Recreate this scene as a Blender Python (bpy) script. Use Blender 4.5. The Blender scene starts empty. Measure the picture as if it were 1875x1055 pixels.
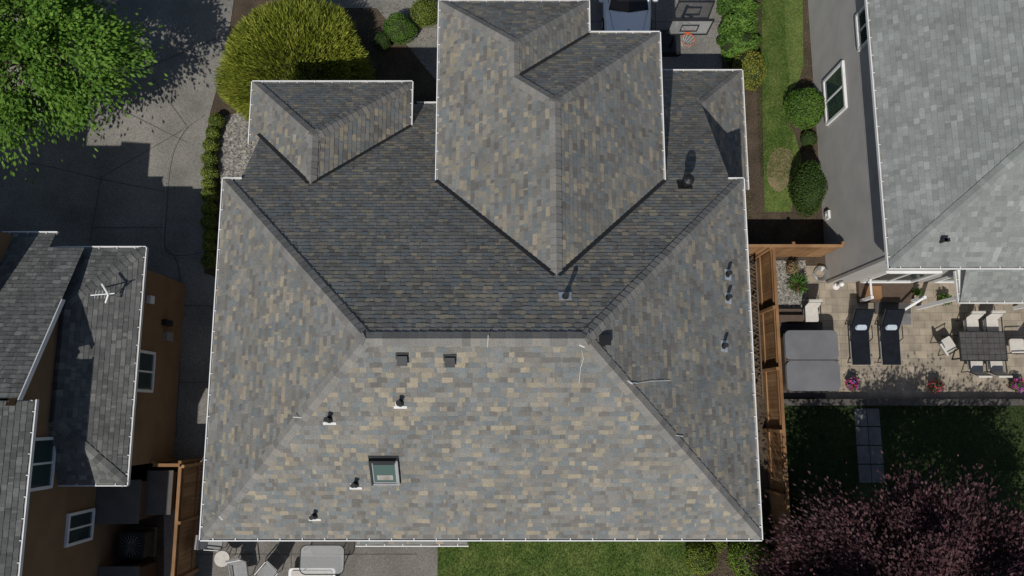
import bpy, math, random
import numpy as np
from mathutils import Vector, Matrix
random.seed(7); rng=np.random.default_rng(7)
# ---------------------------------------------------------------- survey helpers
F=1400.0; TH=math.radians(9.3); C_,S_=math.cos(TH),math.sin(TH); CZ=27.9
def ray(px,py):
    u=px-937.5; v=527.5-py
    return Vector((u, v*C_+F*S_, v*S_-F*C_))
def site(px,py,z=0.0):
    d=ray(px,py); t=(z-CZ)/d.z
    return Vector((d.x*t,d.y*t,z))
def siteplane(px,py,p0,n):
    o=Vector((0,0,CZ)); d=ray(px,py); t=(p0-o).dot(n)/d.dot(n)
    return o+d*t
# ---------------------------------------------------------------- materials
def newmat(name):
    m=bpy.data.materials.new(name); m.use_nodes=True
    nt=m.node_tree; b=nt.nodes['Principled BSDF']; return m,nt,b
def col(c): return (c[0],c[1],c[2],1)
def M(name,c1,c2=None,scale=3,rough=.8,bump=0,bscale=40,metal=0,speck=0,sscale=60,spec=.3):
    m,nt,b=newmat(name); N=nt.nodes; L=nt.links
    b.inputs['Roughness'].default_value=rough; b.inputs['Metallic'].default_value=metal
    b.inputs['Specular IOR Level'].default_value=spec
    if c2 is None: c2=tuple(x*.85 for x in c1)
    g=N.new('ShaderNodeNewGeometry')
    n=N.new('ShaderNodeTexNoise'); n.inputs['Scale'].default_value=scale; n.inputs['Detail'].default_value=6
    L.new(g.outputs['Position'],n.inputs['Vector'])
    r=N.new('ShaderNodeValToRGB'); r.color_ramp.elements[0].position=.35; r.color_ramp.elements[1].position=.65
    r.color_ramp.elements[0].color=col(c1); r.color_ramp.elements[1].color=col(c2)
    L.new(n.outputs['Fac'],r.inputs['Fac']); out=r.outputs['Color']
    if speck>0:
        n2=N.new('ShaderNodeTexNoise'); n2.inputs['Scale'].default_value=sscale; n2.inputs['Detail'].default_value=3
        L.new(g.outputs['Position'],n2.inputs['Vector'])
        mr=N.new('ShaderNodeMapRange'); mr.inputs[1].default_value=.3; mr.inputs[2].default_value=.7
        mr.inputs[3].default_value=1-speck; mr.inputs[4].default_value=1+speck
        L.new(n2.outputs['Fac'],mr.inputs[0])
        mx=N.new('ShaderNodeVectorMath'); mx.operation='SCALE'
        L.new(out,mx.inputs[0]); L.new(mr.outputs[0],mx.inputs['Scale']); out=mx.outputs[0]
    L.new(out,b.inputs['Base Color'])
    if bump>0:
        n3=N.new('ShaderNodeTexNoise'); n3.inputs['Scale'].default_value=bscale; n3.inputs['Detail'].default_value=4
        L.new(g.outputs['Position'],n3.inputs['Vector'])
        bp=N.new('ShaderNodeBump'); bp.inputs['Distance'].default_value=bump; bp.inputs['Strength'].default_value=1
        L.new(n3.outputs['Fac'],bp.inputs['Height']); L.new(bp.outputs[0],b.inputs['Normal'])
    return m
def leafmat(name,cols,rough=.6,trans=.25):
    m,nt,b=newmat(name); N=nt.nodes; L=nt.links
    g=N.new('ShaderNodeNewGeometry'); r=N.new('ShaderNodeValToRGB')
    cr=r.color_ramp
    while len(cr.elements)<len(cols): cr.elements.new(.5)
    for i,c in enumerate(cols):
        cr.elements[i].position=i/(len(cols)-1); cr.elements[i].color=col(c)
    n=N.new('ShaderNodeTexNoise'); n.inputs['Scale'].default_value=1.3; L.new(g.outputs['Position'],n.inputs['Vector'])
    a=N.new('ShaderNodeMath'); a.operation='MULTIPLY_ADD'; a.inputs[1].default_value=.6
    s=N.new('ShaderNodeMath'); s.operation='MULTIPLY_ADD'; s.inputs[1].default_value=1.4; s.inputs[2].default_value=-.5
    L.new(n.outputs['Fac'],s.inputs[0]); L.new(g.outputs['Random Per Island'],a.inputs[0]); L.new(s.outputs[0],a.inputs[2])
    L.new(a.outputs[0],r.inputs['Fac']); L.new(r.outputs[0],b.inputs['Base Color'])
    b.inputs['Roughness'].default_value=rough; b.inputs['Specular IOR Level'].default_value=.25
    t=N.new('ShaderNodeBsdfTranslucent'); L.new(r.outputs[0],t.inputs[0])
    mx=N.new('ShaderNodeMixShader'); mx.inputs[0].default_value=trans
    L.new(b.outputs[0],mx.inputs[1]); L.new(t.outputs[0],mx.inputs[2])
    L.new(mx.outputs[0],nt.nodes['Material Output'].inputs[0])
    return m
def shingle(name,pal,wa=3.3,wb=6.1,var=.25,big=.3,jit=.12):
    m,nt,b=newmat(name); N=nt.nodes; L=nt.links
    b.inputs['Roughness'].default_value=.9; b.inputs['Specular IOR Level'].default_value=.2
    def mth(op,a,bv=None,c=None):
        n=N.new('ShaderNodeMath'); n.operation=op
        for i,x in enumerate((a,bv,c)):
            if x is None: continue
            if isinstance(x,(int,float)): n.inputs[i].default_value=x
            else: L.new(x,n.inputs[i])
        return n.outputs[0]
    uv=N.new('ShaderNodeUVMap'); uv.uv_map='UVMap'
    sp=N.new('ShaderNodeSeparateXYZ'); L.new(uv.outputs[0],sp.inputs[0])
    row=mth('FLOOR',sp.outputs[1])
    w1=N.new('ShaderNodeTexWhiteNoise'); w1.noise_dimensions='1D'; L.new(row,w1.inputs['W'])
    def cell(k,o):
        x=mth('FLOOR',mth('MULTIPLY_ADD',sp.outputs[0],k,mth('MULTIPLY',w1.outputs['Value'],o)))
        cb=N.new('ShaderNodeCombineXYZ'); L.new(x,cb.inputs[0]); L.new(row,cb.inputs[1]); cb.inputs[2].default_value=o
        w=N.new('ShaderNodeTexWhiteNoise'); w.noise_dimensions='3D'; L.new(cb.outputs[0],w.inputs['Vector'])
        return w
    A=cell(wa,17.0); B=cell(wb,31.0)
    sel=mth('GREATER_THAN',B.outputs['Value'],.45)
    sc=N.new('ShaderNodeSeparateColor'); L.new(B.outputs['Color'],sc.inputs[0])
    mix=N.new('ShaderNodeMix'); L.new(sel,mix.inputs[0]); L.new(A.outputs['Value'],mix.inputs[2]); L.new(sc.outputs[1],mix.inputs[3])
    g=N.new('ShaderNodeNewGeometry')
    n=N.new('ShaderNodeTexNoise'); n.inputs['Scale'].default_value=.45; n.inputs['Detail'].default_value=3; L.new(g.outputs['Position'],n.inputs['Vector'])
    val=mth('ADD',mix.outputs[0],mth('MULTIPLY_ADD',n.outputs['Fac'],big,-big*.5))
    r=N.new('ShaderNodeValToRGB'); cr=r.color_ramp; cr.interpolation='CONSTANT'
    while len(cr.elements)<len(pal): cr.elements.new(.5)
    for i,(p,c) in enumerate(pal):
        cr.elements[i].position=p; cr.elements[i].color=col(c)
    L.new(val,r.inputs['Fac'])
    n2=N.new('ShaderNodeTexNoise'); n2.inputs['Scale'].default_value=45; n2.inputs['Detail'].default_value=4; L.new(g.outputs['Position'],n2.inputs['Vector'])
    mr=N.new('ShaderNodeMapRange'); mr.inputs[1].default_value=.3; mr.inputs[2].default_value=.7; mr.inputs[3].default_value=1-var; mr.inputs[4].default_value=1+var
    L.new(n2.outputs['Fac'],mr.inputs[0])
    n4=N.new('ShaderNodeTexNoise'); n4.inputs['Scale'].default_value=1.1; n4.inputs['Detail'].default_value=5; L.new(g.outputs['Position'],n4.inputs['Vector'])
    mr2=N.new('ShaderNodeMapRange'); mr2.inputs[1].default_value=.3; mr2.inputs[2].default_value=.7; mr2.inputs[3].default_value=.88; mr2.inputs[4].default_value=1.1
    L.new(n4.outputs['Fac'],mr2.inputs[0])
    k=mth('MULTIPLY',mr.outputs[0],mr2.outputs[0])
    k=mth('MULTIPLY',k,mth('MULTIPLY_ADD',sc.outputs[2],2*jit,1-jit))
    sc2=N.new('ShaderNodeVectorMath'); sc2.operation='SCALE'; L.new(r.outputs[0],sc2.inputs[0]); L.new(k,sc2.inputs['Scale'])
    L.new(sc2.outputs[0],b.inputs['Base Color'])
    bp=N.new('ShaderNodeBump'); bp.inputs['Distance'].default_value=.004; L.new(n2.outputs['Fac'],bp.inputs['Height']); L.new(bp.outputs[0],b.inputs['Normal'])
    return m
SH=shingle('shingle_blend',[(0,(.138,.131,.12)),(.14,(.17,.16,.144)),(.3,(.178,.178,.17)),(.44,(.15,.162,.162)),(.64,(.19,.183,.164)),(.79,(.228,.205,.163)),(.92,(.27,.235,.175))],wa=4.2,wb=7.0,jit=.1)
CAPM=shingle('ridge_cap_blend',[(0,(.155,.15,.14)),(.3,(.18,.176,.165)),(.6,(.198,.19,.175)),(.85,(.215,.2,.175))],big=.1,jit=.06)
SHG=shingle('shingle_graygreen',[(0,(.185,.196,.187)),(.3,(.205,.216,.206)),(.7,(.225,.236,.225)),(.88,(.25,.262,.25))],wa=3.3,wb=6,var=.2,jit=.09,big=.15)
SHD=shingle('shingle_darkgray',[(0,(.09,.092,.088)),(.3,(.11,.112,.107)),(.7,(.13,.131,.125)),(.88,(.155,.155,.147))],wa=5,wb=9)
WHITE=M('white_paint',(.75,.75,.74),(.66,.66,.65),rough=.45,scale=2)
BLACK=M('black_plastic',(.015,.015,.016),rough=.5)
DARK=M('dark_metal',(.03,.032,.035),(.022,.023,.025),rough=.5,metal=.2)
VALLEY=M('valley_metal',(.022,.024,.026),(.035,.036,.038),rough=.6,scale=4)
GUTI=M('gutter_inside',(.34,.33,.31),(.2,.18,.15),scale=3,rough=.7)
GALV=M('galvanised_flashing',(.5,.54,.6),(.4,.44,.5),scale=9,rough=.45,metal=.3)
FLASH=M('painted_flashing',(.62,.62,.61),(.52,.52,.51),scale=9,rough=.6)
CONC=M('aggregate_concrete',(.145,.138,.124),(.215,.203,.18),scale=.6,rough=.9,bump=.004,bscale=70,speck=.35,sscale=28)
CONC2=M('patio_concrete',(.13,.12,.105),(.18,.168,.15),scale=.8,rough=.9,bump=.003,bscale=60,speck=.3,sscale=25)
JOINT=M('concrete_joint',(.07,.065,.06),(.1,.09,.085),scale=4,rough=.9)
JOINTL=M('concrete_edge',(.28,.27,.25),(.22,.21,.19),scale=4,rough=.9)
SOIL=M('soil',(.05,.038,.026),(.085,.062,.042),scale=1.4,rough=1,bump=.03,bscale=14,speck=.45,sscale=22)
GRAVEL=M('gravel',(.16,.15,.135),(.24,.225,.2),scale=8,rough=.95,bump=.02,bscale=22,speck=.7,sscale=16)
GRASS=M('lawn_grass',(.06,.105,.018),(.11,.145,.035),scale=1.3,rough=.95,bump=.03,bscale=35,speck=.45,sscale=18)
GRASSD=M('lawn_grass_painted_shade',(.025,.045,.012),(.04,.06,.016),scale=.9,rough=.95,bump=.03,bscale=35,speck=.45,sscale=18)  # lawn copy with the tree shade painted into its darker colour
STRAW=M('dry_grass',(.2,.155,.085),(.12,.125,.05),scale=3,rough=.95,bump=.02,bscale=35,speck=.4,sscale=20)
TAN=M('tan_siding_paint',(.22,.135,.072),(.185,.115,.062),scale=1.5,rough=.75)
GRAYS=M('gray_siding_paint',(.38,.365,.345),(.33,.318,.3),scale=1.2,rough=.75)
CREAM=M('cream_siding_paint',(.42,.39,.34),(.36,.34,.3),scale=1.2,rough=.75)
def glassmat():
    m,nt,b=newmat('window_glass'); b.inputs['Base Color'].default_value=(.03,.05,.05,1); b.inputs['Roughness'].default_value=.06; b.inputs['Specular IOR Level'].default_value=.7; return m
GLASS=glassmat()
CARG,_,bb=newmat('car_glass'); bb.inputs['Base Color'].default_value=(.008,.009,.01,1); bb.inputs['Roughness'].default_value=.05; bb.inputs['Specular IOR Level'].default_value=.3
SKYG,_,bb=newmat('skylight_glass'); bb.inputs['Base Color'].default_value=(.06,.1,.085,1); bb.inputs['Roughness'].default_value=.12
def acryl():
    m,nt,b=newmat('acrylic_board'); b.inputs['Base Color'].default_value=(.5,.5,.5,1); b.inputs['Alpha'].default_value=.35; b.inputs['Roughness'].default_value=.2; return m
ACR=acryl()
def woodmat(name,cols):
    return leafmat(name,cols,rough=.8,trans=0.0)
WOOD=woodmat('cedar_boards',[(.15,.075,.03),(.24,.13,.06),(.34,.2,.1)])
WOODG=woodmat('weathered_boards',[(.09,.06,.04),(.16,.11,.075)])
def pavers():
    m,nt,b=newmat('beige_pavers'); N=nt.nodes; L=nt.links
    g=N.new('ShaderNodeNewGeometry'); br=N.new('ShaderNodeTexBrick'); L.new(g.outputs['Position'],br.inputs['Vector'])
    br.inputs['Color1'].default_value=(.34,.285,.215,1); br.inputs['Color2'].default_value=(.26,.22,.17,1); br.inputs['Mortar'].default_value=(.17,.145,.115,1)
    br.inputs['Scale'].default_value=1; br.inputs['Brick Width'].default_value=.42; br.inputs['Row Height'].default_value=.28; br.inputs['Mortar Size'].default_value=.007
    n=N.new('ShaderNodeTexNoise'); n.inputs['Scale'].default_value=2.5; n.inputs['Detail'].default_value=6; L.new(g.outputs['Position'],n.inputs['Vector'])
    mr=N.new('ShaderNodeMapRange'); mr.inputs[1].default_value=.3; mr.inputs[2].default_value=.7; mr.inputs[3].default_value=.75; mr.inputs[4].default_value=1.15
    L.new(n.outputs['Fac'],mr.inputs[0]); s=N.new('ShaderNodeVectorMath'); s.operation='SCALE'; L.new(br.outputs['Color'],s.inputs[0]); L.new(mr.outputs[0],s.inputs['Scale'])
    L.new(s.outputs[0],b.inputs['Base Color']); b.inputs['Roughness'].default_value=.85
    return m
PAV=pavers()
BLOCK=M('retaining_block',(.07,.062,.055),(.1,.09,.08),scale=6,rough=.9,speck=.3)
SLATE=M('stepping_stone',(.17,.17,.17),(.13,.13,.13),scale=4,rough=.9)
DECK=M('deck_boards',(.085,.08,.078),(.06,.055,.052),scale=5,rough=.8)
CUSH=M('beige_fabric',(.55,.52,.47),(.48,.45,.41),scale=6,rough=.9)
NAVY=M('dark_sling_fabric',(.014,.016,.022),(.01,.012,.016),scale=6,rough=.95,spec=.05)
PILLOW=M('pale_pillow',(.5,.56,.62),(.4,.47,.54),scale=9,rough=.9)
COVER=M('spa_cover_vinyl',(.16,.162,.168),(.13,.132,.14),scale=1.6,rough=.6)
TUBW=M('spa_skirt',(.1,.07,.05),(.08,.055,.04),scale=6,rough=.7)
CARW=M('car_paint_white',(.85,.86,.87),(.83,.84,.85),rough=.2,spec=.6)
RUB=M('rubber',(.02,.02,.02),rough=.85)
ORANGE=M('orange_rim',(.6,.12,.03),rough=.5)
TERRA=M('pot_clay',(.2,.1,.06),(.15,.08,.05),rough=.8)
BARK=M('bark',(.1,.08,.06),(.06,.045,.035),scale=8,rough=.95,bump=.02,bscale=20)
ALU=M('aluminium',(.45,.45,.45),(.4,.4,.4),rough=.35,metal=.6)
RED=M('flag_red',(.45,.03,.04),rough=.8); BLUE=M('flag_blue',(.03,.05,.2),rough=.8); FWH=M('flag_white',(.75,.74,.72),rough=.8)
SHEDM=M('gray_shed_roof',(.085,.08,.075),(.11,.103,.095),scale=2,rough=.85)
# ---------------------------------------------------------------- mesh builder
class MB:
    def __init__(s): s.v=[];s.f=[];s.m=[];s.uv=[];s.mats=[];s.T=Matrix.Identity(4)
    def mi(s,m):
        if m not in s.mats: s.mats.append(m)
        return s.mats.index(m)
    def add(s,vs,fs,mat,uvs=None):
        b=len(s.v)
        for p in vs: s.v.append(s.T@Vector(p))
        k=s.mi(mat)
        for i,f in enumerate(fs):
            s.f.append([b+j for j in f]); s.m.append(k)
            s.uv.append(uvs[i] if uvs else [(0.0,0.0)]*len(f))
    def face(s,pts,mat,uv=None): s.add(pts,[list(range(len(pts)))],mat,[uv] if uv else None)
    def box(s,x0,x1,y0,y1,z0,z1,mat):
        v=[(x0,y0,z0),(x1,y0,z0),(x1,y1,z0),(x0,y1,z0),(x0,y0,z1),(x1,y0,z1),(x1,y1,z1),(x0,y1,z1)]
        s.add(v,[(3,2,1,0),(4,5,6,7),(0,1,5,4),(1,2,6,5),(2,3,7,6),(3,0,4,7)],mat)
    def cyl(s,p0,p1,r0,r1,mat,n=12):
        p0=Vector(p0);p1=Vector(p1);d=(p1-p0).normalized()
        a=d.orthogonal().normalized(); b=d.cross(a); v=[]
        for p,r in((p0,r0),(p1,r1)):
            for i in range(n):
                t=2*math.pi*i/n; v.append(p+a*(math.cos(t)*r)+b*(math.sin(t)*r))
        f=[(i,(i+1)%n,n+(i+1)%n,n+i) for i in range(n)]+[tuple(range(n-1,-1,-1)),tuple(range(n,2*n))]
        s.add(v,f,mat)
    def tube(s,path,r,mat,n=6):
        for a,b in zip(path[:-1],path[1:]): s.cyl(a,b,r,r,mat,n)
    def ell(s,c,r,mat,nu=16,nv=10):
        v=[];f=[]
        for j in range(nv+1):
            ph=math.pi*j/nv
            for i in range(nu):
                t=2*math.pi*i/nu; v.append((c[0]+r[0]*math.sin(ph)*math.cos(t),c[1]+r[1]*math.sin(ph)*math.sin(t),c[2]+r[2]*math.cos(ph)))
        for j in range(nv):
            for i in range(nu):
                f.append((j*nu+i,(j+1)*nu+i,(j+1)*nu+(i+1)%nu,j*nu+(i+1)%nu))
        s.add(v,f,mat)
    def prism(s,out,z0,z1,mat,top_inset=0):
        n=len(out); cx=sum(p[0] for p in out)/n; cy=sum(p[1] for p in out)/n
        v=[(p[0],p[1],z0) for p in out]+[(cx+(p[0]-cx)*(1-top_inset),cy+(p[1]-cy)*(1-top_inset),z1) for p in out]
        s.add(v,[(i,(i+1)%n,n+(i+1)%n,n+i) for i in range(n)]+[tuple(range(n-1,-1,-1)),tuple(range(n,2*n))],mat)
    def at(s,x,y,z,ang=0): s.T=Matrix.Translation((x,y,z))@Matrix.Rotation(ang,4,'Z')
    def build(s,name,parent=None,smooth=False,bevel=0):
        me=bpy.data.meshes.new(name)
        lo=Vector((min(v.x for v in s.v),min(v.y for v in s.v),min(v.z for v in s.v))); hi=Vector((max(v.x for v in s.v),max(v.y for v in s.v),max(v.z for v in s.v)))
        o=Vector(((lo.x+hi.x)/2,(lo.y+hi.y)/2,lo.z)) if parent is None else Vector((0,0,0))
        me.from_pydata([v-o for v in s.v],[],s.f)
        for m in s.mats: me.materials.append(m)
        me.polygons.foreach_set('material_index',s.m)
        uv=me.uv_layers.new(name='UVMap'); flat=[]
        for u in s.uv:
            for q in u: flat+=[q[0],q[1]]
        uv.data.foreach_set('uv',flat)
        if smooth: me.polygons.foreach_set('use_smooth',[True]*len(me.polygons))
        me.update()
        ob=bpy.data.objects.new(name,me); bpy.context.scene.collection.objects.link(ob); ob.location=o
        if parent: ob.parent=parent
        if bevel:
            md=ob.modifiers.new('b','BEVEL'); md.width=bevel; md.segments=2; md.limit_method='ANGLE'
        return ob
def root(name):
    e=bpy.data.objects.new(name,None); bpy.context.scene.collection.objects.link(e); return e
def rounded(w,d,r,n=5,cx=0,cy=0):
    o=[]
    for (sx,sy,a0) in((1,1,0),(-1,1,90),(-1,-1,180),(1,-1,270)):
        for i in range(n+1):
            a=math.radians(a0+90*i/n); o.append((cx+sx*(w/2-r)+r*math.cos(a),cy+sy*(d/2-r)+r*math.sin(a)))
    return o
def leaves(name,Cc,A,Nn,Ls,Ws,mat,parent=None,extra=None):
    n=len(Cc)
    A=A/np.linalg.norm(A,axis=1,keepdims=True)
    B=np.cross(A,Nn+rng.normal(0,.35,(n,3))); B/=np.maximum(np.linalg.norm(B,axis=1,keepdims=True),1e-6)
    Ls=np.asarray(Ls).reshape(-1,1)*np.ones((n,1)); Ws=np.asarray(Ws).reshape(-1,1)*np.ones((n,1))
    V=np.stack([Cc-A*Ls/2,Cc+B*Ws/2,Cc+A*Ls/2,Cc-B*Ws/2],1).reshape(-1,3)
    me=bpy.data.meshes.new(name); me.vertices.add(4*n); me.loops.add(4*n); me.polygons.add(n)
    me.vertices.foreach_set('co',V.astype(np.float32).ravel())
    me.loops.foreach_set('vertex_index',np.arange(4*n,dtype=np.int32))
    me.polygons.foreach_set('loop_start',np.arange(0,4*n,4,dtype=np.int32))
    me.materials.append(mat); me.update(calc_edges=True)
    ob=bpy.data.objects.new(name,me); bpy.context.scene.collection.objects.link(ob)
    if parent: ob.parent=parent
    return ob
def rdir(n):
    d=rng.normal(0,1,(n,3)); return d/np.linalg.norm(d,axis=1,keepdims=True)
# ---------------------------------------------------------------- roofs
HC=.143
def clip(poly,bv,keep_above):
    out=[]
    n=len(poly)
    for i in range(n):
        p=poly[i];q=poly[(i+1)%n]
        ip=(p[1]>=bv-1e-9) if keep_above else (p[1]<=bv+1e-9)
        iq=(q[1]>=bv-1e-9) if keep_above else (q[1]<=bv+1e-9)
        if ip: out.append(p)
        if ip!=iq:
            t=(bv-p[1])/(q[1]-p[1]); out.append((p[0]+(q[0]-p[0])*t,bv))
    return out
def roof_face(mb,poly,e,o,mat,rowoff,t=.013,tabs=True,h=HC):
    P=[Vector(p) for p in poly]; e=Vector(e).normalized(); o=Vector(o)
    n=(P[1]-P[0]).cross(P[2]-P[0]).normalized()
    if n.z<0: n=-n; P.reverse()
    s=n.cross(e); 
    if s.z<0: s=-s
    pl=[((p-o).dot(e),(p-o).dot(s)) for p in P]
    ar=sum(pl[i][0]*pl[(i+1)%len(pl)][1]-pl[(i+1)%len(pl)][0]*pl[i][1] for i in range(len(pl)))
    sg=1 if ar>0 else -1
    def inside(a,b):
        for i in range(len(pl)):
            p=pl[i];q=pl[(i+1)%len(pl)]
            if sg*((q[0]-p[0])*(b-p[1])-(q[1]-p[1])*(a-p[0]))<0: return False
        return True
    w=lambda a,b,off:o+e*a+s*b+n*off
    b0=min(p[1] for p in pl);b1=max(p[1] for p in pl)
    for i in range(math.floor(b0/h+1e-6),math.ceil(b1/h-1e-6)):
        q=clip(clip(pl,i*h,True),(i+1)*h,False)
        if len(q)<3: continue
        fr=lambda b:(b-i*h)/h
        mb.face([w(a,b,t*(1-fr(b))) for a,b in q],mat,[(a+50,rowoff+i+.03+.94*min(max(fr(b),0),1)) for a,b in q])
        bot=[a for a,b in q if abs(b-i*h)<1e-6]
        if len(bot)>=2:
            a0,a1=min(bot),max(bot)
            mb.face([w(a0,i*h,-.004),w(a1,i*h,-.004),w(a1,i*h,t),w(a0,i*h,t)],mat,[(a0+50,rowoff+i+.1),(a1+50,rowoff+i+.1),(a1+50,rowoff+i+.1),(a0+50,rowoff+i+.1)])
            if tabs:
                a=a0+random.random()*.3
                while a<a1:
                    wd=random.uniform(.12,.25)
                    bb0=i*h-.002-random.random()*.006; bb1=i*h+h*.93
                    if inside(a,i*h+.001) and inside(a+wd,i*h+.001) and inside(a,bb1) and inside(a+wd,bb1):
                        T0=t+.005;T1=t*.07+.005; uvc=[(a+wd/2+50+random.random()*.1,rowoff+i+.5)]*4
                        v=[w(a,bb0,T0),w(a+wd,bb0,T0),w(a+wd,bb1,T1),w(a,bb1,T1),w(a,bb0,0),w(a+wd,bb0,0),w(a+wd,bb1,0),w(a,bb1,0)]
                        mb.add(v,[(0,1,2,3),(4,5,1,0),(5,6,2,1),(7,4,0,3)],mat,[uvc]*4)
                    a+=wd+random.uniform(.1,.3)
def caps(mb,p0,p1,n1,n2,mat,w=.15,ex=.2):
    p0=Vector(p0);p1=Vector(p1)
    if p0.z>p1.z: p0,p1=p1,p0
    t=(p1-p0);Ln=t.length;t.normalize();n1=Vector(n1).normalized();n2=Vector(n2).normalized()
    d1=t.cross(n1); d1=-d1 if d1.dot(n2)>0 else d1
    d2=t.cross(n2); d2=-d2 if d2.dot(n1)>0 else d2
    k=int(Ln/ex)+1; nn=(n1+n2).normalized()
    for i in range(k):
        a=i*ex-.01; b=min(a+ex*1.1,Ln+.04); up=.04; lo=.024
        j=random.uniform(-.006,.006)
        A=p0+t*a;B=p0+t*b
        v=[A+d1*(w+j)+n1*up,A+nn*(up+.006),A+d2*(w+j)+n2*up,B+d1*(w+j)+n1*lo,B+nn*(lo+.006),B+d2*(w+j)+n2*lo,
           A+d1*(w+j),A,A+d2*(w+j),B+d1*(w+j),B+d2*(w+j)]
        r=(random.uniform(0,40),random.randint(0,60)+.5)
        fs=[(0,1,4,3),(1,2,5,4),(6,7,1,0),(7,8,2,1),(6,0,3,9),(2,8,10,5)]
        mb.add(v,fs,mat,[[r]*4]*6)
def gutter(mb,p0,p1,out):
    p0=Vector(p0);p1=Vector(p1);o=Vector(out).normalized();t=(p1-p0).normalized();z=Vector((0,0,1))
    def slab(a,b,z0,z1,m,e=0):
        A0=p0-t*e;A1=p1+t*e
        v=[A0+o*a+z*z0,A1+o*a+z*z0,A1+o*b+z*z0,A0+o*b+z*z0,A0+o*a+z*z1,A1+o*a+z*z1,A1+o*b+z*z1,A0+o*b+z*z1]
        mb.add(v,[(3,2,1,0),(4,5,6,7),(0,1,5,4),(1,2,6,5),(2,3,7,6),(3,0,4,7)],m)
    slab(.055,.084,-.1,.015,WHITE,.05); slab(-.01,.055,-.1,-.018,GUTI,.03)
    Ln=(p1-p0).length;k=int(Ln/.6)
    for i in range(k+1):
        c=p0+t*(i+.5)*Ln/(k+1)
        mb.add([c+o*a+t*b+z*zz for zz in(.016,.024) for a,b in((.0,-.012),(.065,-.012),(.065,.012),(.0,.012))],[(4,5,6,7),(0,1,5,4),(1,2,6,5),(2,3,7,6),(3,0,4,7)],WHITE)
def valley(mb,p0,p1,n,side,w=.12):
    p0=Vector(p0);p1=Vector(p1);n=Vector(n).normalized();t=(p1-p0).normalized();d=t.cross(n)
    if d.dot(Vector(side))<0: d=-d
    mb.face([p0+n*.028-d*.03,p1+n*.028-d*.03,p1+n*.028+d*w,p0+n*.028+d*w],VALLEY)
def siding_x(mb,x,pts,sgn,mat,h=.15):
    zs=[p[1] for p in pts]; i0=math.floor(min(zs)/h); i1=math.ceil(max(zs)/h)
    for i in range(i0,i1):
        q=clip(clip(pts,i*h,True),(i+1)*h,False)
        if len(q)<3: continue
        mb.face([(x+sgn*.02*(1-(z-i*h)/h),y,z) for y,z in q],mat)
        b=[y for y,z in q if abs(z-i*h)<1e-6]
        if len(b)>=2: mb.face([(x,min(b),i*h),(x,max(b),i*h),(x+sgn*.02,max(b),i*h),(x+sgn*.02,min(b),i*h)],mat)
def window_x(mb,x,yc,w,z0,z1,sgn,mid=True):
    f=.09
    def bx(xa,xb,*r): mb.box(min(xa,xb),max(xa,xb),*r)
    bx(x-sgn*.02,x+sgn*.035,yc-w/2+f,yc+w/2-f,z0+f,z1-f,GLASS)
    bx(x-sgn*.02,x+sgn*.075,yc-w/2,yc-w/2+f,z0,z1,WHITE); bx(x-sgn*.02,x+sgn*.075,yc+w/2-f,yc+w/2,z0,z1,WHITE)
    bx(x-sgn*.02,x+sgn*.085,yc-w/2+f,yc+w/2-f,z0,z0+f,WHITE); bx(x-sgn*.02,x+sgn*.085,yc-w/2+f,yc+w/2-f,z1-f,z1,WHITE)
    if mid: bx(x-sgn*.02,x+sgn*.06,yc-.03,yc+.03,z0+f,z1-f,WHITE)
def window_y(mb,y,xc,w,z0,z1,sgn,mid=True):
    f=.09
    def bx(xa,xb,ya,yb,za,zb,m): mb.box(xa,xb,min(ya,yb),max(ya,yb),za,zb,m)
    bx(xc-w/2+f,xc+w/2-f,y-sgn*.02,y+sgn*.035,z0+f,z1-f,GLASS)
    bx(xc-w/2,xc-w/2+f,y-sgn*.02,y+sgn*.075,z0,z1,WHITE); bx(xc+w/2-f,xc+w/2,y-sgn*.02,y+sgn*.075,z0,z1,WHITE)
    bx(xc-w/2+f,xc+w/2-f,y-sgn*.02,y+sgn*.085,z0,z0+f,WHITE); bx(xc-w/2+f,xc+w/2-f,y-sgn*.02,y+sgn*.085,z1-f,z1,WHITE)
    if mid: bx(xc-.03,xc+.03,y-sgn*.02,y+sgn*.06,z0+f,z1-f,WHITE)
# ================================================================ MAIN HOUSE
E=6.6;P_=.8;XL,XR,YB,YT=-8.3,6.64,-3.3,6.64
RY=1.67;RZ=E+P_*4.97;R0,R1=-3.33,1.67
zf=lambda y:RZ-P_*(y-RY)
house=root('suburban_house')
nA=Vector((0,-P_,1));nD=Vector((0,P_,1));nB=Vector((-P_,0,1));nC=Vector((P_,0,1))
mb=MB()
roof_face(mb,[(XL,YB,E),(XR,YB,E),(R1,RY,RZ),(R0,RY,RZ)],(1,0,0),(XL,YB,E),SH,100)
roof_face(mb,[(XL,YT,E),(XL,YB,E),(R0,RY,RZ)],(0,1,0),(XL,YB,E),SH,200)
roof_face(mb,[(XR,YT,E),(XR,YB,E),(R1,RY,RZ)],(0,1,0),(XR,YB,E),SH,300)
YF=11.98;of=(XL,YF,zf(YF))
fp=lambda x,y:(x,y,zf(y))
roof_face(mb,[fp(R0,RY),fp(R1,RY),fp(XR,YT),fp(XL,YT)],(1,0,0),of,SH,400)
roof_face(mb,[fp(-7.86,YT),fp(-1.7,YT),fp(-1.7,10.14),fp(-7.86,10.14)],(1,0,0),of,SH,400)
roof_face(mb,[fp(3.9,YT),fp(6.3,YT),fp(6.3,10.15),fp(3.9,10.15)],(1,0,0),of,SH,400)
roof_face(mb,[fp(3.9,10.15),fp(6.3,10.15),fp(8.13,YF),fp(3.9,YF)],(1,0,0),of,SH,400)
ez=zf(YF)
roof_face(mb,[(8.13,7.7,ez),(8.13,YF,ez),(6.3,10.15,ez+P_*1.83),(6.3,7.7,ez+P_*1.83)],(0,1,0),(8.13,7.7,ez),SH,500)
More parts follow.
